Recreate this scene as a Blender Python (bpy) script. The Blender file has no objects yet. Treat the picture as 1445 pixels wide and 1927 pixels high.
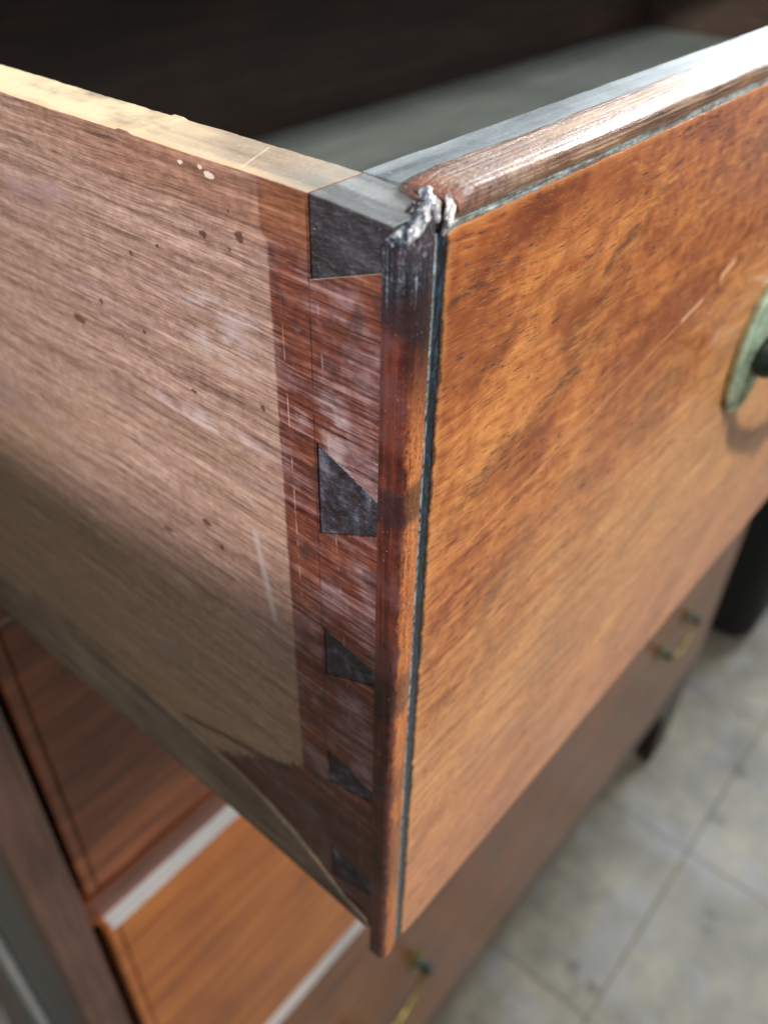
import bpy, bmesh, math, random
from mathutils import Vector, Matrix, noise
random.seed(7)
scene = bpy.context.scene
COL = scene.collection

# ------------------------------------------------------------------ camera
def make_camera():
    cx, cy, cz, yaw, pit, rol, fpx = -.0819510, -.0647884, .0418079, .68434284, .6847338, .02432225, 1611.026
    f = Vector((math.cos(pit)*math.cos(yaw), math.cos(pit)*math.sin(yaw), -math.sin(pit)))
    r = f.cross(Vector((0, 0, 1))).normalized()
    u = r.cross(f)
    r2 = r*math.cos(rol) + u*math.sin(rol)
    u2 = u*math.cos(rol) - r*math.sin(rol)
    cam = bpy.data.cameras.new('camera')
    ob = bpy.data.objects.new('camera', cam)
    COL.objects.link(ob)
    m = Matrix.Identity(4)
    for i in range(3):
        m[i][0], m[i][1], m[i][2], m[i][3] = r2[i], u2[i], -f[i], (cx, cy, cz)[i]
    ob.matrix_world = m
    cam.sensor_fit = 'HORIZONTAL'
    cam.sensor_width = 36.0
    cam.lens = fpx/1445*36.0
    cam.clip_start = .005
    cam.clip_end = 60
    cam.dof.use_dof = True
    cam.dof.focus_distance = .137
    cam.dof.aperture_fstop = 21
    scene.camera = ob
make_camera()

# ------------------------------------------------------------------ light
w = bpy.data.worlds.new("World")
scene.world = w
w.use_nodes = True
bg = w.node_tree.nodes['Background']
bg.inputs[0].default_value = (1.0, .97, .93, 1)
bg.inputs[1].default_value = .40
scene.view_settings.view_transform = 'Standard'
scene.view_settings.look = 'None'
scene.view_settings.exposure = 0
scene.view_settings.gamma = 1

def aim(ob, loc, target):
    ob.location = loc
    ob.rotation_euler = (Vector(target)-Vector(loc)).to_track_quat('-Z', 'Y').to_euler()

def area(name, loc, target, sx, sy, power, col):
    l = bpy.data.lights.new(name, 'AREA')
    l.shape = 'RECTANGLE'; l.size = sx; l.size_y = sy; l.energy = power; l.color = col
    o = bpy.data.objects.new(name, l); COL.objects.link(o); aim(o, loc, target)
    return o
# main lamp above and in front of the drawer fronts
area('key_lamp', (.02, -1.05, .86), (.15, .1, -.2),   .16, .16, 22, (1.0, .94, .86))
# wide soft fill lamp added in front, low enough to reach into the open drawer
area('fill_lamp', (1.6, -3.0, 1.25), (.6, .4, -.2), 1.6, .8, 28, (1.0, .98, .94))
# cool window far right, mirrored in the top edges
area('window_light', (3.6, .30, 1.55), (0, .1, 0), 1.9, 1.9, 250, (.86, .94, 1.0))
# spot added on the left; its cone edge draws the side's shadow line
sl = bpy.data.lights.new('side_spot', 'SPOT')
sl.energy = 95; sl.color = (1.0, .93, .90); sl.spot_size = math.radians(40); sl.spot_blend = .0
sl.shadow_soft_size = .012
so = bpy.data.objects.new('side_spot', sl); COL.objects.link(so)
aim(so, (-1.3, .35, .55), (0, .17, .412))

# ------------------------------------------------------------------ node helpers
def s2l(h):
    r = [int(h[i:i+2], 16)/255 for i in (0, 2, 4)]
    return tuple((c/12.92 if c <= .04045 else ((c+.055)/1.055)**2.4) for c in r) + (1,)

class E:
    nt = None
    def __init__(s, v): s.v = v
    def _m(op, *a, clamp=False):
        n = E.nt.nodes.new('ShaderNodeMath'); n.operation = op; n.use_clamp = clamp
        for i, x in enumerate(a):
            if isinstance(x, E): E.nt.links.new(x.v, n.inputs[i])
            else: n.inputs[i].default_value = x
        return E(n.outputs[0])
    def __add__(s, o): return E._m('ADD', s, o)
    __radd__ = __add__
    def __sub__(s, o): return E._m('SUBTRACT', s, o)
    def __rsub__(s, o): return E._m('SUBTRACT', o, s)
    def __mul__(s, o): return E._m('MULTIPLY', s, o)
    __rmul__ = __mul__
    def __truediv__(s, o): return E._m('DIVIDE', s, o)
    def mx(s, o): return E._m('MAXIMUM', s, o)
    def mn(s, o): return E._m('MINIMUM', s, o)
    def abs(s): return E._m('ABSOLUTE', s)
    def sq(s): return E._m('MULTIPLY', s, s)
    def sqrt(s): return E._m('SQRT', s)
    def cl(s): return E._m('ADD', s, 0.0, clamp=True)
    def inv(s): return E._m('SUBTRACT', 1.0, s, clamp=True)

def newmat(name):
    m = bpy.data.materials.new(name); m.use_nodes = True
    E.nt = m.node_tree
    return m, m.node_tree.nodes['Principled BSDF']
def coords(off=(0, 0, 0)):
    n = E.nt.nodes.new('ShaderNodeTexCoord')
    s = E.nt.nodes.new('ShaderNodeSeparateXYZ')
    E.nt.links.new(n.outputs['Object'], s.inputs[0])
    return [E(s.outputs[i]) + off[i] for i in range(3)]
def vec(x, y, z):
    n = E.nt.nodes.new('ShaderNodeCombineXYZ')
    for i, a in enumerate((x, y, z)):
        if isinstance(a, E): E.nt.links.new(a.v, n.inputs[i])
        else: n.inputs[i].default_value = a
    return E(n.outputs[0])
def nz(v, detail=3.0, rough=.55, dist=0.0, scale=1.0):
    n = E.nt.nodes.new('ShaderNodeTexNoise')
    E.nt.links.new(v.v, n.inputs['Vector'])
    n.inputs['Scale'].default_value = scale; n.inputs['Detail'].default_value = detail
    n.inputs['Roughness'].default_value = rough; n.inputs['Distortion'].default_value = dist
    return E(n.outputs['Fac'])
def sm(x, a, b, lo=0.0, hi=1.0):
    n = E.nt.nodes.new('ShaderNodeMapRange'); n.interpolation_type = 'SMOOTHSTEP'
    E.nt.links.new(x.v, n.inputs[0])
    for i, k in ((1, a), (2, b)):
        if isinstance(k, E): E.nt.links.new(k.v, n.inputs[i])
        else: n.inputs[i].default_value = k
    n.inputs[3].default_value = lo; n.inputs[4].default_value = hi
    return E(n.outputs[0])
def ramp(x, stops):
    n = E.nt.nodes.new('ShaderNodeValToRGB'); E.nt.links.new(x.v, n.inputs[0])
    r = n.color_ramp
    while len(r.elements) < len(stops): r.elements.new(.5)
    for e, (p, c) in zip(r.elements, stops):
        e.position = p; e.color = s2l(c)
    return E(n.outputs[0])
def rgb(c):
    n = E.nt.nodes.new('ShaderNodeRGB'); n.outputs[0].default_value = s2l(c); return E(n.outputs[0])
def mix(f, a, b, mode='MIX'):
    n = E.nt.nodes.new('ShaderNodeMix'); n.data_type = 'RGBA'; n.blend_type = mode
    for i, x in ((0, f), (6, a), (7, b)):
        if isinstance(x, str): x = rgb(x)
        if isinstance(x, E): E.nt.links.new(x.v, n.inputs[i])
        else: n.inputs[i].default_value = x
    return E(n.outputs[2])
def finish(bs, color=None, rough=.5, bump=None, bstr=.3, bdist=.0002, metal=0, coat=0, spec=.5, coatr=.1):
    L = E.nt.links
    if isinstance(color, str): bs.inputs['Base Color'].default_value = s2l(color)
    else: L.new(color.v, bs.inputs['Base Color'])
    if isinstance(rough, E): L.new(rough.v, bs.inputs['Roughness'])
    else: bs.inputs['Roughness'].default_value = rough
    for k, x in (('Metallic', metal), ('Coat Weight', coat), ('Specular IOR Level', spec), ('Coat Roughness', coatr)):
        if isinstance(x, E): L.new(x.v, bs.inputs[k])
        else: bs.inputs[k].default_value = x
    if bump is not None:
        n = E.nt.nodes.new('ShaderNodeBump')
        n.inputs['Strength'].default_value = bstr; n.inputs['Distance'].default_value = bdist
        L.new(bump.v, n.inputs['Height']); L.new(n.outputs[0], bs.inputs['Normal'])
        if coat is not 0: L.new(n.outputs[0], bs.inputs['Coat Normal'])
def spot(u, v, cu, cv, ru, rv, soft=.35):
    d = ((u-cu)/ru).sq() + ((v-cv)/rv).sq()
    return sm(d, 1.0+soft, 1.0-soft)
def seg(u, v, a, b, wd, soft=.5):
    ax, ay = a; bx, by = b
    dx, dy = bx-ax, by-ay; L = math.hypot(dx, dy); dx /= L; dy /= L
    t = (u-ax)*dx + (v-ay)*dy
    n = ((u-ax)*(-dy) + (v-ay)*dx).abs()
    return sm(n, wd*(1+soft), wd*(1-soft)) * sm(t, 0.0, L*.05) * sm(t, L, L*.95)

# ------------------------------------------------------------------ materials
M = {}
ROOT = (0, 0, -.21)          # base of the open drawer; meshes are stored relative to it

def mat_side():
    m, bs = newmat('abraded_mahogany_side')
    x, y, z = coords(ROOT)
    # the board's grain lines run back along y and wander a little
    wz = z + (nz(vec(y*6, z*6, x*9), 2)-.5)*.0055 + (nz(vec(y*40, z*60, 3.0), 2)-.5)*.0008
    g1 = nz(vec(y*7, wz*330, x*50), 3, .6)
    g2 = nz(vec(y*36, wz*850, x*50+7), 4, .68)
    g3 = nz(vec(y*120, wz*2300, x*50+11), 3, .68)
    g = (g1-.5)*.36 + (g2-.5)*.52 + (g3-.5)*.58 + (nz(vec(y*420, z*520, 77.0), 4, .7)-.5)*.34 + .5
    fine = nz(vec(y*2600, z*2600, x*2600), 2, .7)
    blot = nz(vec(y*26, z*42, 4.0), 4, .6)
    blot2 = nz(vec(y*90, z*150, 9.0), 4, .65)
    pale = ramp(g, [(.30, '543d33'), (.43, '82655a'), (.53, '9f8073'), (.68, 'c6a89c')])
    pale = mix(sm(blot, .42, .68)*.35, pale, mix(.5, pale, 'ab8c68'))              # yellower patches
    pale = mix(sm(nz(vec(y*18, z*60, 21.0), 3), .55, .72)*.45, pale, '8d7680')
    pale = mix(sm(y, .050, .150)*.6, pale, mix(.6, pale, '5f4e36'))  # light falloff towards the back, mixed into the colour
    pale = mix(sm(z, -.060, -.140)*.7, pale, mix(.55, pale, '84704a'))  # olive cast of the shaded lower part, mixed into the colour
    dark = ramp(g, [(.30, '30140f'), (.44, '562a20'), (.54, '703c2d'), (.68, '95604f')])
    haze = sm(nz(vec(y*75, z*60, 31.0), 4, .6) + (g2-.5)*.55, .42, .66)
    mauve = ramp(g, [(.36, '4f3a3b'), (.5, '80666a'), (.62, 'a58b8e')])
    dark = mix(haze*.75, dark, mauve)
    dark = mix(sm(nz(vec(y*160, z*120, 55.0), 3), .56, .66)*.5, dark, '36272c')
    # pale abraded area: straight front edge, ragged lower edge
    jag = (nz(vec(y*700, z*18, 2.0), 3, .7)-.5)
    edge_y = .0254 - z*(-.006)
    abrasion = sm(y + (nz(vec(1.0, z*500, 1.0), 2)-.5)*.0006 - sm(z, -.007, -.0045)*.0012 + (nz(vec(1.0, z*90, 6.0), 3, .6)-.5)*.0008, .0248, .0256)
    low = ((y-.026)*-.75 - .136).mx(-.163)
    abrasion = abrasion * sm(z + jag*.011, low-.0012, low+.0004)
    col = mix(abrasion, dark, pale)
    col = mix(abrasion.inv()*sm(z, -.128, -.150)*.5, col, '2b1613')
    # warm polished strip along the upper edge
    strip = sm(z + (nz(vec(y*90, z*40, 5.0), 3)-.5)*.006 - y*.03, -.0100, -.0035) * sm(y, .115, .040)
    warm = ramp(g, [(.34, '4f2c1c'), (.48, '7a4a30'), (.6, '966244'), (.7, 'b0805e')])
    col = mix(strip*sm(y, .026, .0252, .55, .9), col, warm)
    # scribed lines and scratches
    line = sm((y-.0169+(z*.002)).abs(), .00022, .00006) * sm(nz(vec(2.0, z*120, 4.0), 3), .36, .5)
    col = mix(line*.75, col, '1c1013')
    sc = sm((y-.0232-(z*.012)).abs(), .0002, .00006) * sm(nz(vec(7.0, z*160, 4.0), 3), .46, .56) * sm(z, -.085, -.070)* sm(z, -.012, -.030)
    col = mix(sc*.6, col, 'c3a194')
    sc2 = sm((y-.0250).abs(), .0004, .0001) * sm(nz(vec(9.0, z*300, 8.0), 3), .52, .58) * sm(z, -.075, -.065)* sm(z, -.022, -.032)
    col = mix(sc2*.6, col, '4d2b22')
    sc3 = sm((y-.0125-(z+.06)*.06).abs(), .00025, .00008) * sm(nz(vec(3.0, z*200, 8.0), 3), .5, .58)
    col = mix(sc3*.4, col, 'b69c9a')
    # white residue
    for a in ((.036, -.028, .010, .0045), (.046, -.046, .016, .002), (.0125, -.033, .003, .006), (.040, -.021, .012, .002), (.0205, -.0175, .0016, .0014), (.019, -.0335, .0022, .0018), (.0105, -.040, .0034, .0016)):
        s = spot(y, z, a[0], a[1], a[2], a[3], .9) * sm(blot2*.6+g2*.4, .44, .58)
        col = mix(s*.55, col, 'c9bcc0')
    drip = seg(y, z + (nz(vec(y*200, 2.0, 1.0), 2)-.5)*.003, (.0345, -.066), (.0305, -.090), .0008, .9)
    col = mix(drip*.35, col, 'c8c6c6')
    # dark spots and dents
    wy = y + (nz(vec(y*900, z*900, 1.0), 2)-.5)*.0009
    wz2 = z + (nz(vec(y*900, z*900, 8.0), 2)-.5)*.0009
    for a in ((.0311, -.0074, .0009, .0009), (.0396, -.0092, .0009, .0006), (.0336, -.0100, .0003, .0003), (.0331, -.0040, .0003, .0003),
              (.0495, -.0729, .0014, .0008), (.0454, -.0775, .0008, .0008), (.0818, -.0377, .0020, .0008), (.0475, -.0405, .0009, .0004), (.0600, -.033, .0006, .0004),
              (.0600, -.0180, .0005, .0006), (.0640, -.083, .0014, .0006), (.0520, -.0145, .0005, .0004), (.0290, -.0365, .0005, .0005), (.0725, -.031, .0006, .0005)):
        col = mix(spot(wy, wz2, *a)*.85, col, '4b2a23')
    ln2 = seg(y, z + (nz(vec(y*60, 5.0, 1.0), 2)-.5)*.003, (.028, -.1415), (.075, -.158), .0010, .8)
    col = mix(ln2*.7, col, '2a1815')
    # chips of pale filler near the upper edge
    for a in ((.0366, .0004, .0011, .0005), (.0385, .0011, .0005, .0003), (.0430, .0009, .0006, .0003)):
        col = mix(spot(wy, wz2, *a), col, 'd9cabb')
    pore = sm(nz(vec(y*110, wz*3000, 17.0), 2, .5), .64, .72)
    col = mix(pore*.5, col, '2f1a16')
    speck = sm(fine, .735, .78)
    col = mix(speck*.35, col, 'd8ccc8')
    rough = abrasion*.16 + .34 + (blot2-.5)*.25 + strip*(-.05)
    h = g2*.5 + g3*.5 + fine*.25 - pore*.3
    finish(bs, col, rough, h, .62, .00022, coat=abrasion.inv()*.22+.04, coatr=.22)
    return m
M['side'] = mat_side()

def mat_dusty(name, c0, c1, c2, along, off=ROOT, rough=.55, bs_=.35, specks=True, sc=1.0, bdist=.00018):
    m, bs = newmat(name)
    p = coords(off)
    k = [300*sc, 300*sc, 300*sc]; k[along] = 22*sc
    q = vec(p[0]*k[0], p[1]*k[1], p[2]*k[2])
    a = nz(q, 5, .6)
    b = nz(vec(p[0]*38*sc, p[1]*38*sc, p[2]*38*sc), 5, .65)
    c = nz(vec(p[0]*1500*sc, p[1]*1500*sc, p[2]*1500*sc), 3, .7)
    col = ramp(a*.45 + b*.4 + c*.15, [(.38, c0), (.5, c1), (.62, c2)])
    if specks:
        col = mix(sm(c, .66, .73)*.6, col, 'e9e6e0')
        col = mix(sm(c, .34, .28)*.5, col, '2a2522')
    r = b*.4 + rough - .2
    finish(bs, col, r, a*.5+c*.5, bs_, bdist)
    return m
def mat_sidetop():
    m, bs = newmat('worn_side_top_edge')
    x, y, z = coords(ROOT)
    a = nz(vec(x*260, y*26, z*200), 5, .62)
    b = nz(vec(x*60, y*45, 3.0), 5, .65)
    c = nz(vec(x*1500, y*1500, z*1500), 3, .7)
    col = ramp(a*.5 + b*.35 + c*.15, [(.38, '6b5d50'), (.5, '978674'), (.62, 'bba88e')])
    col = mix(sm(y, .030, .070)*sm(b + a*.3, .36, .66)*.9, col, 'd2bf9c')
    col = mix(sm(x + (b-.5)*.006, .0022, .0002)*.7, col, 'c9a985')
    col = mix(sm(y, .030, .018)*.5, col, '7b7f7e')
    col = mix(sm(c, .67, .74)*.6, col, 'ece6da')
    col = mix(seg(x, y, (.0005, .0302), (.0105, .0345), .00012)*.6, col, 'd9cdb8')
    finish(bs, col, b*.3+.42, a*.5+c*.5, .4, .0002)
    return m
M['sidetop'] = mat_sidetop()
M['core'] = mat_dusty('greyed_drawer_front_core', '3f464b', '6a7479', '8b9599', 0, rough=.46)
M['strip'] = mat_dusty('grey_brown_runner', '44362c', '6a594a', '86735f', 1, rough=.6)

def mat_pin():
    m, bs = newmat('dark_end_grain')
    x, y, z = coords(ROOT)
    a = nz(vec(x*500, y*420, z*420), 5, .65)
    b = nz(vec(y*150, z*150, 6.0), 4, .6)
    c = nz(vec(x*2200, y*1100, z*2600), 3, .7)
    col = ramp(b*.55 + a*.45, [(.37, '0d0809'), (.46, '1e1519'), (.54, '34323f'), (.64, '666876')])
    col = mix(sm(nz(vec(y*210, z*210, 44.0), 3), .52, .66)*.6, col, '2e1614')
    fib = nz(vec(y*420, z*1900, 9.0), 4, .7)
    col = mix(sm(z, -.013, -.010)*.55, col, '170f17')
    col = mix(sm(fib, .50, .70)*.22, col, '8a8894')
    col = mix(sm(c, .66, .74)*.6, col, 'b9bccb')
    finish(bs, col, b*.4+.22, a*.4+c*.4+fib*.8, .7, .00025, coat=.25, coatr=.25)
    return m
M['pin'] = mat_pin()
def mat_pintop():
    return mat_dusty('greyed_pin_top', '3c3f41', '64686a', '8b8f90', 1, rough=.5)
M['pintop'] = mat_pintop()

def mat_front():
    m, bs = newmat('figured_mahogany_front')
    x, y, z = coords(ROOT)
    # figure: slow diagonal waves
    d = x*.80 + z*.60
    e = z*.80 - x*.60
    warp = nz(vec(x*11, z*16, 2.0), 3, .55)
    wx = x + (warp-.5)*.03
    wz = z + (nz(vec(x*13, z*20, 9.0), 3, .55)-.5)*.016
    fig = nz(vec(d*12, e*34, 1.5), 4, .6, .5)
    fig2 = nz(vec(wx*20, wz*110, 4.0), 4, .6)
    g = nz(vec(wx*28, wz*620, 6.0), 3, .62)
    g3 = nz(vec(wx*60, wz*1700, 6.0), 2, .6)
    mot = nz(vec(x*230, z*300, 3.0), 4, .6)
    col = ramp((fig-.5)*.34 + (fig2-.5)*.14 + (g-.5)*.22 + (g3-.5)*.16 + (mot-.5)*.30 + .515, [(.36, '562812'), (.45, '8c4a26'), (.52, 'ad6836'), (.60, 'c78449'), (.68, 'd69d60')])
    redp = sm(nz(vec(d*16, e*34, 14.0), 4, .6) + sm(z, -.05, 0.0)*.06, .49, .64)
    col = mix(redp*.45, col, '8a4826')
    dk = sm(nz(vec(wx*26, wz*60, 23.0), 4, .62, .5), .58, .70)
    col = mix(dk*.42, col, '5f3822')
    cloud = sm(nz(vec(x*34, z*48, 91.0), 4, .62, .8) + sm(z, -.055, -.005)*.07 - x*.10, .50, .64)
    col = mix(cloud*.50, col, '6f3019')
    # named streaks
    wx2 = x + (mot-.5)*.006; wz3 = z + (nz(vec(x*200, z*200, 33.0), 3)-.5)*.005
    fz = sm(nz(vec(wx*120, wz*420, 47.0), 4, .7), .36, .58)
    for a, b, wd, st, c in (((.048, -.036), (.088, -.010), .0040, .55, '5b2a1b'), ((.060, -.023), (.073, -.017), .0014, .6, '38201a'),
                         ((.040, -.050), (.066, -.034), .0032, .5, '6a4228'), ((.022, -.054), (.038, -.045), .0014, .6, '44291d'),
                         ((.010, -.060), (.032, -.046), .0014, .5, '4a2a1e'), ((.016, -.012), (.050, .001), .0040, .6, '5c2617'),
                         ((.011, -.0130), (.022, -.0102), .0009, .8, '3c2018'), ((.030, -.090), (.052, -.080), .0016, .6, '4a3130'),
                         ((.020, -.112), (.036, -.100), .0014, .45, '54331f'), ((.100, -.024), (.160, -.006), .0060, .5, '6b3b26'),
                         ((.084, -.048), (.128, -.028), .0040, .45, '7a4128'), ((.030, -.100), (.046, -.070), .0035, .45, '6d4230'),
                         ((.018, -.030), (.040, -.018), .0012, .5, '5a301d')):
        col = mix(seg(wx2, wz3, a, b, wd, .95)*st*fz, col, c)
    # knot-like eye
    r = (((x-.0535)/.0030).sq() + ((z+.0424)/.0011).sq()).sqrt()
    col = mix(sm((r-1.0+(mot-.5)*1.2).abs(), .8, .1)*.55, col, '49301f')
    col = mix(spot(wx2, wz3, .151, -.0770, .0105, .0052, .8)*.55, col, '7c4a35')
    col = mix(spot(wx2, wz3, .139, -.0680, .0036, .0022, .9)*.55, col, 'c49a93')
    low = sm(z*-1.0 + x*.25 + (fig-.5)*.10, .060, .150)  # glare over the lower front, painted as a paler tone
    col = mix(low*.50, col, mix(sm(z*-1.0 - x*.1, .10, .19), mix(sm(g, .38, .62), 'c08a58', 'e0b684'), mix(sm(g, .38, .62), 'b07a5c', 'd6a280')))
    # open pores
    pz = nz(vec(wx*230, wz*1700, 7.0), 3, .55)
    pm = sm(nz(vec(x*45, z*120, 12.0), 3), .42, .56)
    pore = sm(pz, .585, .65)*pm
    col = mix(sm(nz(vec(x*420, z*520, 83.0), 4, .7), .54, .66)*.42, col, '7a3418')
    col = mix(pore*.75, col, '2c150d')
    col = mix(sm(pz, .40, .33)*.25, col, 'dba267')
    # scratch and pale nicks
    ws = z + (nz(vec(x*40, 1.0, 1.0), 2)-.5)*.0009
    scr = seg(x, ws, (.120, -.0494), (.0185, -.0662), .00014, .7)*sm(nz(vec(x*160, 1.0, 5.0), 3), .34, .46)
    col = mix(scr*.75, col, 'e2a878')
    col = mix(seg(x, ws, (.108, -.0512), (.120, -.0494), .0006, .8)*.8, col, 'e0ac86')
    col = mix(seg(x, z, (.1283, -.0467), (.137, -.0442), .0011, .9)*.8, col, 'e2ac7e')
    nick = sm(nz(vec(x*620, z*900, 71.0), 2, .5), .785, .81)
    col = mix(nick*.6, col, 'e6b48b')
    # worn yellow edge beside the groove, dark ragged patches at its rim
    en = nz(vec(x*60, z*420, 15.0), 3, .65)
    edge = sm(x + (en-.5)*.0036, .0120, .0098)
    col = mix(edge*.45, col, 'd09250')
    gr = sm(x + (nz(vec(x*260, z*240, 19.0), 6, .72)-.5)*.0042, .0108, .0098)
    col = mix(gr*.8, col, '20130f')
    te = sm(z + (nz(vec(x*420, z*60, 25.0), 3, .65)-.5)*.002, -.0026, -.0012)
    col = mix(te*.5, col, 'cf8b50')
    rough = fig2*.18 + .24 + (mot-.5)*.22 + pore*.25
    h = g*.3 + g3*.5 - pore*1.3 + mot*.35 + scr*.6
    finish(bs, col, rough, h, .40, .00018, coat=.35, coatr=.30)
    return m
M['front'] = mat_front()

def mat_bead(vertical):
    m, bs = newmat('worn_bead_upright' if vertical else 'worn_bead_top')
    x, y, z = coords(ROOT)
    u = z if vertical else x
    a = nz(vec(x*(420 if vertical else 60), y*420, z*(60 if vertical else 420)), 4, .62)
    patch = nz(vec(x*70, y*70, z*70), 4, .62)
    c = nz(vec(x*1700, y*1700, z*1700), 3, .7)
    if vertical:
        fb = nz(vec(x*1800, y*1800, z*45), 3, .65)
        a = a*.4 + fb*.6
        col = ramp(a*.55 + patch*.45, [(.38, '28100e'), (.47, '4a1f19'), (.55, '6c3324'), (.66, '8f4a2c')])
        # flat outer face purple brown, nose orange where rubbed
        nose = sm(x + (nz(vec(x*500, y*500, z*260), 4, .65)-.5)*.0030, .0002, .0016) * sm(z, -.014, -.034)
        col = mix(nose*.9, col, ramp(a*.5+c*.5, [(.38, '6e3419'), (.5, 'b56a36'), (.62, 'cf8a50')]))
        col = mix(sm(patch, .47, .60)*nose.inv()*.6, col, '4d3439')
        for zc, rz, st in ((-.0075, .007, .85), (-.043, .0042, .7), (-.090, .007, .5), (-.150, .016, .4), (-.120, .006, .35)):
            col = mix(sm(((z-zc)/rz).abs() + (patch-.5)*1.6, 1.1, .6)*st, col, '1f1319')
        col = mix(sm(x + (c-.5)*.0012, .0071, .0076)*.75*sm(nz(vec(3.0, 4.0, z*300), 3), .3, .5), col, '9fb7bd')   # bluish edge highlight painted by the groove
        col = mix(sm(z + (patch-.5)*.012, -.0100, -.0040)*.85, col, ramp(fb*.6+c*.4, [(.42, '0c0c12'), (.50, '20222d'), (.57, '434756'), (.68, 'b9bfca')]))  # torn top end; bluish highlights painted in as pale stops
    else:
        col = ramp(a*.45 + patch*.55, [(.38, '47291f'), (.47, '74503e'), (.55, '967159'), (.66, 'b8977a')])
        # raw broken end and hatched grain near the corner
        hat = nz(vec(x*1100, y*160, z*160), 3, .6)
        col = mix(sm(x, .040, .014)*sm(hat, .44, .58)*.65, col, '4a2318')
        col = mix(sm(x + (hat-.5)*.006, .0125, .0105)*.6, col, '8a5340')
        col = mix(sm(patch, .50, .62)*.35, col, '6f6560')
        col = mix(sm(z + (c-.5)*.0010, .0012, .0002)*.85, col, '93acb0')  # pale groove highlight painted on the bead's lower edge
        col = mix(sm(y + (nz(vec(x*90, y*90, 3.0), 4)-.5)*.004, .0068, .0082)*.8, col, '4d4644')
    col = mix(sm(c, .67, .74)*.5, col, 'd9dde6')
    if not vertical:
        sg = nz(vec(x*9, y*1500, z*1500), 3, .6); a = a*.3 + sg*.9
        col = mix(sm(sg, .42, .60)*.45*sm(x, .02, .05), col, 'cdb08c')
    if vertical: finish(bs, col, patch*.34+.16, a*.7+c*.6+fb*.5, .7, .00028, coat=.3, coatr=.18)
    else: finish(bs, col, sm(sg, .40, .60)*.36 + .13 + patch*.16, a + c*.6 + hat*sm(x, .040, .014)*.35, .9, .0005, coat=sm(sg, .56, .46)*.5, coatr=.13)
    return m
M['bead_v'] = mat_bead(True)
M['bead_h'] = mat_bead(False)

def mat_simple_wood(name, stops, along, scale=1.0, rough=.35, coat=.3, off=(0, 0, 0), bump=.2):
    m, bs = newmat(name)
    p = coords(off)
    k = [90*scale]*3; k[along] = 5*scale
    a = nz(vec(p[0]*k[0], p[1]*k[1], p[2]*k[2]), 5, .6, .4)
    b = nz(vec(p[0]*7*scale, p[1]*7*scale, p[2]*7*scale), 4, .6)
    k = [700*scale]*3; k[along] = 30*scale
    c = nz(vec(p[0]*k[0], p[1]*k[1], p[2]*k[2]), 3, .6)
    col = ramp(a*.4 + b*.35 + c*.25, stops)
    finish(bs, col, b*.2 + rough - .1, a+c*.6, bump, .0006, coat=coat, coatr=.25)
    return m
M['d2'] = mat_simple_wood('red_brown_front', [(.36, '3a1c0e'), (.48, '66341e'), (.6, '8e5230')], 0)  # base darkened to deepen the shade under the open drawer
M['d3'] = mat_simple_wood('honey_brown_front', [(.36, '6b3516'), (.48, 'a05a27'), (.6, 'bd7a38')], 0)
M['d4'] = mat_simple_wood('dull_brown_front', [(.36, '452614'), (.48, '6e4025'), (.6, '8b5632')], 0)  # darker base stands in for light falling off downwards
M['stile'] = mat_simple_wood('mauve_brown_case', [(.36, '33201b'), (.5, '533a33'), (.64, '6e5248')], 2, rough=.45)
M['case_side'] = mat_simple_wood('blue_black_case_side', [(.36, '181d21'), (.5, '333b41'), (.64, '56616a')], 2, rough=.4)
M['inner'] = mat_simple_wood('dark_inside', [(.36, '2a1f19'), (.5, '40302a'), (.64, '574338')], 0, rough=.7, coat=0)
M['lining'] = mat_simple_wood('grey_green_drawer_bottom', [(.36, '8c9895'), (.5, 'adbab7'), (.64, 'c6d2ce')], 0, rough=.6, coat=0)
M['divider'] = mat_simple_wood('brown_divider', [(.36, '4d3f37'), (.5, '6d5a50'), (.64, '88756a')], 1, rough=.6, coat=0)
M['gapdark'] = mat_simple_wood('dark_bead', [(.36, '120a08'), (.5, '20120e'), (.64, '30201a')], 2, rough=.5)
M['pale_edge'] = mat_simple_wood('pale_sheen_edge', [(.36, 'a0a5a9'), (.5, 'c4c7ca'), (.64, 'dfe2e4')], 0, rough=.3)  # window reflection on the drawers' top edges, put into the colour
M['groove_shade'] = mat_dusty('groove_tone', '0b0c10', '17202b', '33465a', 2, rough=.35, specks=True)

def mat_groove_shade():
    m, bs = newmat('groove_shade_and_glint')
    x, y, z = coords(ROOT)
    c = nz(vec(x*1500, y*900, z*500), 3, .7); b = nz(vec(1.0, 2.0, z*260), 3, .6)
    col = ramp(c, [(.35, '07080c'), (.5, '111a26'), (.66, '2c3f55')])  # groove shadow painted as a near-black base
    wl = sm(x + (c-.5)*.0014 + (b-.5)*.0010, .00815, .00770) * sm(nz(vec(x*500, 2.0, z*420), 4, .7), .36, .56)  # mask of the bluish edge highlight painted beside the dark line
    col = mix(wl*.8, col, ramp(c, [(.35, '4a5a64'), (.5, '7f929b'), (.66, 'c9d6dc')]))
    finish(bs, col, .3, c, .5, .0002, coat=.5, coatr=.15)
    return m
M['groove_shade'] = mat_groove_shade()
def mat_groove_glint():
    m, bs = newmat('pale_glint_in_top_groove')
    x, y, z = coords(ROOT)
    c = nz(vec(x*700, y*1500, z*1500), 4, .75); b = nz(vec(x*70, 2.0, z*300), 4, .65); st = nz(vec(x*60, y*2000, z*3200), 3, .6)
    col = ramp(c*.5 + st*.5, [(.38, '474c4c'), (.47, '7c8e90'), (.56, 'a9babb'), (.64, 'e2e9ea')])  # highlight line of the top groove, painted as pale colour
    col = mix(sm(b, .46, .60)*.8, col, '54382c')
    finish(bs, col, b*.4+.1, c+st, .7, .0003, coat=.5, coatr=.12)
    return m
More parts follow.
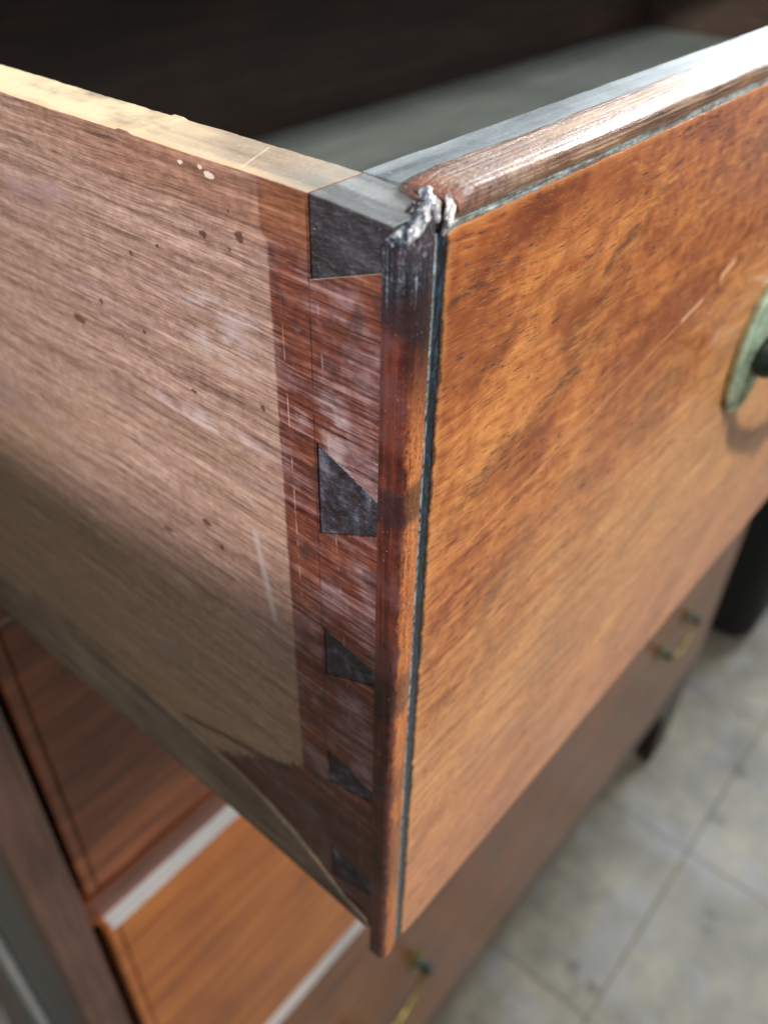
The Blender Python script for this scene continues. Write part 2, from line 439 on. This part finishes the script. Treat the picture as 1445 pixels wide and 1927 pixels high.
M['groove_glint'] = mat_groove_glint()

def mat_brass(name, stops, metal=.85, rough=.34):
    m, bs = newmat(name)
    p = coords()
    a = nz(vec(p[0]*140, p[1]*140, p[2]*140), 4, .6)
    c = nz(vec(p[0]*1200, p[1]*1200, p[2]*1200), 3, .6)
    finish(bs, ramp(a*.7+c*.3, stops), a*.2+rough-.08, a*.5+c*.3, .10, .0004, metal=metal)
    return m
M['brass'] = mat_brass('tarnished_green_brass', [(.34, '73826c'), (.48, 'a0b59e'), (.64, 'c4d9c8')], .55, .38)
M['brass_dark'] = mat_brass('dark_brass_post', [(.36, '222a28'), (.5, '3c4a46'), (.64, '5a6a62')])
M['bail'] = mat_brass('olive_brass_bail', [(.36, '5b5130'), (.5, '958955'), (.64, 'bdb283')])

def mat_floor():
    m, bs = newmat('stone_tile')
    x, y, z = coords()
    n = E.nt.nodes.new('ShaderNodeObjectInfo')
    rnd = E(n.outputs['Random'])
    g = E.nt.nodes.new('ShaderNodeNewGeometry'); s = E.nt.nodes.new('ShaderNodeSeparateXYZ')
    E.nt.links.new(g.outputs['Position'], s.inputs[0]); X, Y = E(s.outputs[0]), E(s.outputs[1])
    a = nz(vec(X*5, Y*5, 1.0), 5, .62)
    b = nz(vec(X*16, Y*16, 4.0), 4, .6)
    c = nz(vec(X*140, Y*140, 4.0), 3, .6)
    col = ramp(a*.5+b*.35+c*.15, [(.36, '545144'), (.47, '6b6658'), (.56, '827c6c'), (.66, '9c9684')])
    col = mix(sm(nz(vec(X*7, Y*7, 12.0), 3), .5, .66)*.4, col, '7f7f86')
    col = mix(sm(nz(vec(X*9, Y*9, 40.0), 3), .66, .76)*.7, col, '45453a')
    col = mix(sm(nz(vec(X*22, Y*22, 60.0), 2), .70, .80)*.45, col, '3c3a30')
    for px, py, r in ((1.50, .036, .020), (1.099, -.061, .014), (.80, .11, .016), (.79, .06, .014), (1.33, .02, .02), (1.06, -.075, .012)):
        col = mix(spot(X + (b-.5)*.04, Y + (b-.5)*.04, px, py, r, r, .8)*.6, col, '33302a')
    col = mix(rnd*.10, col, '6a6a5c')
    finish(bs, col, b*.2+.42, a+c*.4, .1, .002)
    return m
M['tile'] = mat_floor()
M['grout'] = mat_dusty('dark_joint', '514e43', '5f5b4e', '6a6556', 0, off=(0, 0, 0), rough=.9, specks=False, sc=.1)
def mat_black():
    m, bs = newmat('black_cloth')
    p = coords()
    a = nz(vec(p[0]*300, p[1]*300, p[2]*300), 3, .6)
    finish(bs, ramp(a, [(.35, '070809'), (.65, '111316')]), .75, a, .2, .001)
    return m
M['black'] = mat_black()

# ------------------------------------------------------------------ mesh helpers
def empty(name, loc, label=None, cat=None, group=None):
    o = bpy.data.objects.new(name, None); COL.objects.link(o); o.location = loc
    o.empty_display_size = .02
    if label: o['label'] = label
    if cat: o['category'] = cat
    if group: o['group'] = group
    return o
def wloc(o):
    v = Vector((0, 0, 0))
    while o is not None: v += o.location; o = o.parent
    return v
def mesh_obj(name, verts, faces, mats, parent=None, smooth=False, midx=None, origin=None, bevel=None, label=None):
    """verts in world metres; stored relative to the parent's (or origin's) place"""
    base = wloc(parent) if parent else Vector((0, 0, 0))
    if origin is None: org = base
    else: org = Vector(origin)
    me = bpy.data.meshes.new(name)
    me.from_pydata([tuple(Vector(v)-org) for v in verts], [], faces)
    if not isinstance(mats, (list, tuple)): mats = [mats]
    for mt in mats: me.materials.append(mt)
    bm = bmesh.new(); bm.from_mesh(me)
    bmesh.ops.recalc_face_normals(bm, faces=bm.faces)
    bm.to_mesh(me); bm.free()
    if midx:
        for p in me.polygons: p.material_index = midx(p)
    if smooth:
        for p in me.polygons: p.use_smooth = True
        me.set_sharp_from_angle(angle=math.radians(38))
    o = bpy.data.objects.new(name, me); COL.objects.link(o)
    if parent: o.parent = parent
    o.location = org - base
    if bevel:
        b = o.modifiers.new('bevel', 'BEVEL'); b.width = bevel[0]; b.segments = bevel[1]; b.limit_method = 'ANGLE'
        b.angle_limit = math.radians(35)
    if label: o['label'] = label
    return o
def box(name, a, b, mat, parent=None, bev=.0006, label=None, origin=None, segs=2):
    (x0, y0, z0), (x1, y1, z1) = a, b
    v = [(x0, y0, z0), (x1, y0, z0), (x1, y1, z0), (x0, y1, z0), (x0, y0, z1), (x1, y0, z1), (x1, y1, z1), (x0, y1, z1)]
    f = [(0, 3, 2, 1), (4, 5, 6, 7), (0, 1, 5, 4), (1, 2, 6, 5), (2, 3, 7, 6), (3, 0, 4, 7)]
    return mesh_obj(name, v, f, mat, parent, bevel=(bev, segs) if bev else None, label=label, origin=origin)
def prism(name, poly, axis, a, b, mat, parent=None, bev=None, midx=None, jit=None, label=None):
    """poly in the two other axes (in xyz order), extruded from a to b along axis"""
    def P(p, t):
        c = list(p); c.insert(axis, t); return tuple(c)
    n = len(poly)
    v = [P(p, a) for p in poly] + [P(p, b) for p in poly]
    if jit: v = [jit(q, i) for i, q in enumerate(v)]
    f = [tuple(range(n)), tuple(range(2*n-1, n-1, -1))] + [(i, (i+1) % n, n+(i+1) % n, n+i) for i in range(n)]
    return mesh_obj(name, v, f, mat, parent, bevel=bev, midx=midx, label=label)
def loft(name, rings, mat, parent=None, smooth=True, label=None, origin=None, closed=True):
    n = len(rings[0]); v = [p for r in rings for p in r]; f = []
    for i in range(len(rings)-1):
        for j in range(n):
            k = (j+1) % n
            f.append((i*n+j, i*n+k, (i+1)*n+k, (i+1)*n+j))
    if closed:
        f.append(tuple(range(n-1, -1, -1))); f.append(tuple((len(rings)-1)*n+j for j in range(n)))
    return mesh_obj(name, v, f, mat, parent, smooth=smooth, label=label, origin=origin)
def nn(x, y, z, s=1.0): return noise.noise(Vector((x*s, y*s, z*s)))

# ------------------------------------------------------------------ floor
TS = .472
fl = box('floor', (-4, -4, -1.86), (6, 5, -1.834), M['grout'], bev=0)
fl['kind'] = 'structure'
tile0 = None
for i in range(-3, 7):
    for j in range(-3, 5):
        x0, y0 = .732 + (i)*TS, .04 + j*TS
        if tile0 is None:
            tile0 = box('tile', (x0+.0014, y0+.0014, -1.838), (x0+TS-.0014, y0+TS-.0014, -1.8330), M['tile'], fl, bev=.001, origin=(x0, y0, -1.838))
            t = tile0; ox, oy = x0, y0
        else:
            t = tile0.copy(); COL.objects.link(t); t.parent = fl
        t.location = (x0, y0, -1.838 + random.uniform(-.0006, .0006))

# ------------------------------------------------------------------ handle
def rosette_rings(cx, y, cz, R, ox=.66):
    prof = [(0.0, R*.96), (.0012, R), (.0022, R), (.0030, R*.93), (.0034, R*.86), (.0030, R*.76), (.0030, R*.62), (.0044, R*.42), (.0060, R*.30), (.0062, R*.02)]
    return [[(cx+r*ox*math.cos(t*math.tau/48), y-d, cz+r*math.sin(t*math.tau/48)) for t in range(48)] for d, r in prof]
def ball_rings(cx, y, cz, prof, n=24):
    return [[(cx+r*math.cos(t*math.tau/n), y-d, cz+r*math.sin(t*math.tau/n)) for t in range(n)] for d, r in prof]
def tube(path, rad, n=14):
    rings = []
    P = [Vector(p) for p in path]
    for i, p in enumerate(P):
        t = (P[min(i+1, len(P)-1)] - P[max(i-1, 0)]).normalized()
        a = t.cross(Vector((0, 1, 0)))
        if a.length < .2: a = t.cross(Vector((1, 0, 0)))
        a.normalize(); b = t.cross(a)
        r = rad(i/(len(P)-1)) if callable(rad) else rad
        rings.append([tuple(p + a*r*math.cos(k*math.tau/n) + b*r*math.sin(k*math.tau/n)) for k in range(n)])
    return rings
def make_handle(parent, cx, y, cz, half=.060, R=.026, name='handle', rm='bail'):
    """bail handle: two round rosettes, two posts and a swan-necked bail"""
    h = loft(name, tube(bail_path(cx, y, cz, half), lambda u: .0032+.0016*math.sin(math.pi*u), 14), M['bail'], parent, origin=(cx, y, cz))
    for s in (-1, 1):
        x = cx + s*half
        loft('rosette', rosette_rings(x, y, cz, R), M[rm], h, origin=(x, y, cz))
        loft('post', ball_rings(x, y-.0056, cz, [(0, .0075), (.003, .0072), (.005, .0055), (.009, .0052), (.012, .0070), (.0155, .0082), (.019, .0070), (.0215, .0035), (.022, .0003)]),
             M['brass_dark'], h, origin=(x, y, cz))
    return h
def bail_path(cx, y, cz, half):
    pts = []
    for k in range(0, 41):
        u = k/40*math.pi
        xx = -math.cos(u)*(half-.001)
        if k in (0, 40): zz = 0
        else: zz = -.046*math.sin(u)**.55
        pts.append((cx+xx - math.copysign(.018, xx)*min(1, abs(math.sin(u))*1.6), y-.0165-.004*math.sin(u), cz+zz))
    return pts

# ------------------------------------------------------------------ chest carcass
D = .219
W = 1.425
chest = empty('chest_of_drawers', (W/2, .5, -1.83), 'old brown wooden chest of drawers on bracket feet with its top drawer pulled out', 'chest of drawers')
def cbox(n, a, b, m, bev=.0012, label=None): return box(n, a, b, m, chest, bev, label)
cbox('stile', (-.029, D, -1.56), (-.0035, D+.03, .022), M['stile'], .002)
cbox('stile', (W+.0045, D, -1.56), (W+.029, D+.03, .022), M['stile'], .002)
cbox('side_panel', (-.028, D+.0305, -1.56), (-.008, .56, .022), M['case_side'])
cbox('side_panel', (W+.008, D+.0305, -1.56), (W+.028, .79, .022), M['case_side'])
cbox('side_streak', (-.034, .37, -1.50), (-.0285, .405, .0), M['pale_edge'], .002, 'added strip for the pale greyish upright streak on the dark case side')  # strip added to draw the case side's pale streak
cbox('side_panel', (-.028, .5605, -1.56), (-.008, .79, .022), M['stile'])
cbox('back', (-.008, .7905, -1.56), (W+.008, .80, .022), M['inner'])
cbox('top', (-.045, D-.012, .0222), (W+.045, .81, .045), M['stile'], .006)
cbox('rail', (-.004, D, .0045), (W+.004, D+.05, .0218), M['stile'])
cbox('rail', (-.004, D, -.2295), (W+.004, D+.05, -.2190), M['d2'])
cbox('dust_board', (-.007, D+.0505, -.2275), (W+.007, .79, -.2210), M['inner'])
cbox('rail', (-.004, D+.001, -.4880), (W+.004, D+.05, -.4625), M['d2'])
cbox('rail', (-.004, D+.001, -.8640), (W+.004, D+.05, -.8420), M['d3'])
cbox('bottom_rail', (-.004, D+.001, -1.560), (W+.004, D+.05, -1.452), M['stile'], .003)
cbox('plinth_board', (-.028, D+.0505, -1.56), (W+.028, .79, -1.545), M['inner'])
# bracket feet
def foot(x0, x1, flip):
    pts = []
    wdt = x1-x0
    prof = [(0, -1.5605), (1, -1.5605), (.93, -1.60), (.72, -1.63), (.60, -1.68), (.56, -1.74), (.60, -1.80), (.62, -1.8295), (0, -1.8295)]
    poly = [((x0 + p*wdt) if not flip else (x1 - p*wdt), z) for p, z in prof]
    prism('foot', poly, 1, D+.002, D+.028, M['gapdark'], chest, bev=(.003, 2))
    xa = x0 if not flip else x1-.02
    box('foot_return', (xa, D+.0285, -1.8295), (xa+.02, D+.16, -1.5605), M['gapdark'], chest, .003)
foot(-.029, .12, False)
foot(W-.12, W+.029, True)
foot_b = box('foot', (-.029, .70, -1.8295), (.03, .79, -1.5605), M['gapdark'], chest, .003)
foot_b = box('foot', (W-.03, .70, -1.8295), (W+.029, .79, -1.5605), M['gapdark'], chest, .003)

# ------------------------------------------------------------------ closed drawers
def closed_drawer(z0, z1, proud, mat, label, handle_z=None):
    r = empty('drawer', (W/2, D, z0), label, 'drawer', 'closed drawers of the chest')
    yf = D - proud
    box('front_panel', (.0083, yf, z0+.0065), (W-.0085, yf+.02, z1-.0012), mat, r, .0012)
    box('top_edge_sheen', (.0045, yf+.0004, z1-.0010), (W-.0045, yf+.02, z1), M['pale_edge'], r, .0004)
    box('bead', (.0008, yf+.0006, z0+.0005), (.0080, yf+.016, z1-.0005), mat, r, .0015)
    box('bead', (W-.0080, yf+.002, z0+.0005), (W-.0004, yf+.016, z1-.0005), M['gapdark'], r, .0015)
    box('bead', (.0085, yf+.001, z0+.0005), (W-.0085, yf+.016, z0+.0060), mat, r, .0015)
    box('drawer_box', (.006, yf+.0205, z0+.003), (W-.006, .76, z1-.02), M['inner'], r, .001)
    if handle_z:
        make_handle(r, .285, yf, handle_z)
        make_handle(r, 1.120, yf, handle_z)
    return r
closed_drawer(-.4610, -.2310, -.002, M['d2'], 'closed red-brown drawer directly below the open one, shaded by it')
closed_drawer(-.8400, -.4890, .009, M['d3'], 'closed honey-brown drawer with pale top edge in the middle of the chest')
closed_drawer(-1.4500, -.8660, .009, M['d4'], 'lowest closed drawer, next to the floor, with two brass bail handles', -1.135)

# ------------------------------------------------------------------ open drawer
dr = empty('open_drawer', ROOT, 'pulled-out wooden drawer with dark dovetails and worn cockbead at its corner', 'drawer')
ZB = lambda x: -.206 - min(x, .3)*.034

# front core (greyed board behind the veneer)
def jag(t, amp, fr, seed): return amp*(nn(t*fr, seed, 0) + .5*nn(t*fr*3.1, seed, 4))
xs = [.0115 + i*.0016 for i in range(240)] + [.4+i*.05 for i in range(21)] + [W-.012]
v = []; f = []
for i, x in enumerate(xs):
    zt = .0026 + jag(x, .00010, 40, 3)
    yb = .0175 + jag(x, .00016, 120, 8)
    zb = ZB(x)
    v += [(x, .0016, zb), (x, .0016, zt), (x, yb-.0006, zt), (x, yb, zt-.0006), (x, yb, zb)]
n = 5
for i in range(len(xs)-1):
    for j in range(n):
        k = (j+1) % n
        f.append((i*n+j, i*n+k, (i+1)*n+k, (i+1)*n+j))
f.append(tuple(range(n))); f.append(tuple((len(xs)-1)*n+j for j in range(n)))
mesh_obj('front_board', v, f, M['core'], dr)
box('groove_tone', (.0066, .0005, -.2035), (.0102, .0020, -.0010), M['groove_shade'], dr, 0)  # fill that carries the painted groove shadow and highlight
box('groove_tone', (.0102, .0004, -.0016), (W-.011, .0018, .0012), M['groove_glint'], dr, 0)  # fill that carries the painted highlight of the top groove

# face panel
poly = []
N = 620
for i in range(N+1):                       # left edge upwards
    z = -.205 + i/N*(.205-.0016)
    poly.append((.0099 + jag(z, .00008, 1300, 21) + jag(z, .00020, 210, 22), z))
xs2 = [.0108+i*.0014 for i in range(200)]
for x in xs2: poly.append((x, -.0012 + jag(x, .00022, 420, 31)))
poly += [(W-.010, -.0012), (W-.010, ZB(1))]
for x in reversed([.02, .06, .1, .15, .2, .25, .3]): poly.append((x, ZB(x)))
prism('front_panel', poly, 1, .0002, .0015, M['front'], dr, bev=(.0005, 3))

# upright bead
prof = [(-.0004, .0031), (-.0004, .0018), (-.0004, .0006), (-.0004, -.0002), (-.0002, -.0008), (.0003, -.0012), (.0009, -.0014), (.0018, -.0015), (.0030, -.0015), (.0042, -.0013),
        (.0052, -.0010), (.0060, -.0005), (.0066, .0000), (.0070, .0005), (.0071, .0014), (.0071, .0031)]
rings = []
NS = 420
for i in range(NS+1):
    t = i/NS
    ring = []
    for (x, y) in prof:
        top = -.0012 + (max(0, x)/.0071)*.0048
        z = -.2025 + t*(top+.2025)
        y2 = y; x2 = x
        if y < .0025:
            a = .00016*nn(z*260, x*400, y*400+3) + .00010*nn(z*900, x*900, y*900)
            y2 += a; x2 += a*.8
            # chips along the outer arris
            if x < .0012: y2 += max(0, nn(z*170, 5, 9)-.28)*.0011
        if t > .985: # broken, rounded upper end
            y2 += (t-.985)/.015*.0006
        if t < .01: y2 += (.01-t)/.01*.0008; x2 += (.01-t)/.01*(.0006 if x < .003 else -.0006)
        e_ = max(0, (t-.965)/.035)
        y2 += e_*(.00012*nn(z*500, x*900+7, 3) + .00016*nn(z*300, x*3500, 8)); x2 += e_*(.0001*nn(z*600+9, x*300, 5) + .00014*nn(z*300, y*3500, 2))
        ring.append((x2, y2, z + e_*(nn(x*500, y*500, 2)*.0008 + nn(x*2600, y*2600, 6)*.0007)))
    rings.append(ring)
loft('upright_bead', rings, M['bead_v'], dr)

# top bead
prof = [(.0082, .0022), (.0081, .0036), (.0078, .0042), (.0068, .0045), (.0052, .0045), (.0036, .0044), (.0020, .0045), (.0006, .0045), (-.0005, .0044), (-.0011, .0041), (-.0014, .0036),
        (-.0015, .0029), (-.0013, .0020), (-.0009, .0013), (-.0004, .0007), (.0002, .0003), (.0012, .0001), (.0030, .0010)]
rings = []
xt = [.0098 + i*.0007 for i in range(420)]
xt += [xt[-1] + .04*i for i in range(1, 28)] + [W-.009]
for x in xt:
    k = min(1, (x-.0098)/.005)
    ring = []
    for (y, z) in prof:
        a = .00022*nn(x*60, y*260, z*260+3) + .00012*nn(x*260, y*900, z*900) + .00022*nn(x*12, y*900, z*900)
        hat = .00004*math.sin(x*5200 + 3*nn(x*90, 1, 1)) * max(0, 1-(x-.0098)/.03) if y > 0 else 0
        # worn lower near the corner
        drop = (1-k)**2*.0009
        yy = y + (a if z > .0015 else a*.4)
        zz = z + a + hat - (drop if z > .002 else 0)
        ring.append((x + (1-k)*.0006*nn(y*700, z*700, 5), yy + (.0008*(1-k) if y > .007 else 0), zz))
    rings.append(ring)
loft('top_bead', rings, M['bead_h'], dr)

# splintered mitre between the two beads
def chip(name, c, r, mat, parent, seed, squash=(1, 1, 1)):
    bm = bmesh.new(); bmesh.ops.create_icosphere(bm, subdivisions=4, radius=1)
    vs = []
    for q in bm.verts:
        p = q.co.copy(); k = 1 + .35*nn(p.x*1.6+seed, p.y*1.6, p.z*1.6) + .18*nn(p.x*5, p.y*5+seed, p.z*5)
        vs.append(tuple(Vector((c[0]+p.x*k*r*squash[0], c[1]+p.y*k*r*squash[1], c[2]+p.z*k*r*squash[2]))))
    fs = [tuple(u.index for u in ff.verts) for ff in bm.faces]; bm.free()
    return mesh_obj(name, vs, fs, mat, parent, smooth=True)
mchip, bs = newmat('pale_splintered_wood')
x, y, z = coords(ROOT)
a = nz(vec(x*700, y*700, z*260), 4, .65); b = nz(vec(x*160, y*160, z*160), 3, .6)
finish(bs, ramp(a*.5+b*.5, [(.42, '1a222c'), (.48, '55606e'), (.53, 'a7a8ae'), (.60, 'e2ddd8')]), .2, a, .7, .0004, coat=.6, coatr=.1)  # splinter colours include painted blue shade and white highlights
M['chip'] = mchip
def torn(name, path, r0, seed, mat):
    P = [Vector(p) for p in path]; rings = []
    NN = 70; n = 22
    for i in range(NN+1):
        u = i/NN*(len(P)-1); k = min(int(u), len(P)-2); t = u-k
        c = P[k].lerp(P[k+1], t); d = (P[k+1]-P[k]).normalized()
        a = d.cross(Vector((0, 0, 1))).normalized(); b = d.cross(a)
        rr = r0*(math.sin(math.pi*min(1, max(0, i/NN)))**.35+.05)
        ring = []
        for m_ in range(n):
            th = m_*math.tau/n
            k2 = 1 + .55*nn(math.cos(th)*1.1+seed, math.sin(th)*1.1, i*.045) + .30*nn(math.cos(th)*3, math.sin(th)*3+seed, i*.16)
            ring.append(tuple(c + (a*math.cos(th)*1.0 + b*math.sin(th)*.75)*rr*k2))
        rings.append(ring)
    loft(name, rings, mat, dr)
torn('splinter', [(.0118, .0072, .0030), (.0102, .0048, .0030), (.0085, .0022, .0022), (.0072, .0004, .0006)], .00115, 1, M['chip'])
torn('splinter', [(.0086, .0022, .0034), (.0058, .0010, .0026), (.0028, .0004, .0010), (.0003, .0012, .0000), (-.0001, .0028, -.0004)], .00105, 5, M['chip'])
torn('splinter', [(.0104, .0010, .0036), (.0092, -.0004, .0026), (.0084, -.0008, .0008), (.0080, -.0002, -.0012)], .0006, 9, M['chip'])

# left side panel with sockets
pins = [((-.0096, .0026), (-.0047, .0026)), ((-.0572, -.038), (-.0506, -.0437)), ((-.0953, -.0816), (-.0888, -.0853)),
        ((-.1337, -.1215), (-.1292, -.1255)), ((-.1764, -.1619), (-.1715, -.1637))]
YL, YR, GP = .0165, .0032, .00019
ys = [.0168 + i*.0011 for i in range(240)]
ys = [y for y in ys if y < .28] + [.30, .34, .40, .46, .5345]
poly = [(y, .0026 + jag(y, .00014, 45, 55) + jag(y, .00008, 400, 57) + (.00035 if .0545 < y < .0575 else 0)) for y in reversed(ys)]
poly[-1] = (YL+GP, .0025)
poly += [(YL+GP, pins[0][0][0]-GP), (YR, pins[0][1][0]-GP)]
for (l, r) in pins[1:]:
    poly += [(YR, r[1]+GP), (YL+GP, l[1]+GP), (YL+GP, l[0]-GP), (YR, r[0]-GP)]
poly += [(YR, -.1885), (.02, -.1862), (.05, -.1852), (.15, -.1858), (.5345, -.1858)]
TOPN = len(ys)
def jit(q, i):
    x, y, z = q
    if z > .0005 and y > .0170:
        if x > .005: x += jag(y, .00022, 150, 77); z += jag(y, .00012, 60, 78)
    return (x, y, z)
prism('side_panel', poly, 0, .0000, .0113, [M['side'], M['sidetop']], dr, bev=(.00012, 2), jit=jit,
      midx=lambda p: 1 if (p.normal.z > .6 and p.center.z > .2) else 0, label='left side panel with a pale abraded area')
# pins, one by one
for k, (l, r) in enumerate(pins):
    pp = [(YL, l[1]), (YL, l[0]), (YR, r[0]), (YR, r[1])]
    if k == 0: pp = [(YL, l[1]-.0001), (YL, l[0]), (.0030, r[0]), (.0030, -.0032), (.0018, -.0032), (.0018, l[1]-.0009)]
    prism('dovetail_pin', pp, 0, .00018, .01135, [M['pin'], M['pintop']], dr, bev=(.00018, 2), midx=lambda p: 1 if (p.normal.z > .8 and p.center.z > .2) else 0)
# lap of the front behind the bead, pale fibres at the joint
# grey runner strip under the side
sp = [(.0036, -.1875), (.0040, -.1838), (.0120, -.1815), (.0162, -.1785), (.022, -.1742), (.031, -.1692), (.040, -.1655), (.05, -.1627), (.0717, -.1600), (.108, -.158), (.15, -.159), (.53, -.160), (.53, -.1864), (.15, -.1864), (.05, -.1858), (.020, -.1866)]
prism('runner_strip', sp, 0, -.0011, .0002, M['strip'], dr, bev=(.0004, 2))
# other sides, bottom, back, divider
box('side_panel', (W-.0113, .0180, -.1905), (W, .5345, .0026), M['divider'], dr, .0004)
box('back_panel', (0, .5350, -.1905), (W, .5470, .0005), M['inner'], dr, .0006)
box('bottom_panel', (.0117, .0180, -.1890), (W-.0117, .5345, -.1850), M['lining'], dr, 0)
box('divider', (1.210, .0180, -.1848), (1.220, .5345, -.012), M['divider'], dr, .0006)
make_handle(dr, .2365, .0002, -.0845, .062, .0220, rm='brass')

# ------------------------------------------------------------------ black object beyond the chest
bk = box('black_box', (1.90, .19, -1.8295), (2.75, 1.2, -.80), M['black'], None, .05, segs=5, origin=(2.3, .7, -1.8295))
bk['label'] = 'large matt black box with rounded corners on the floor right of the chest'; bk['category'] = 'box'
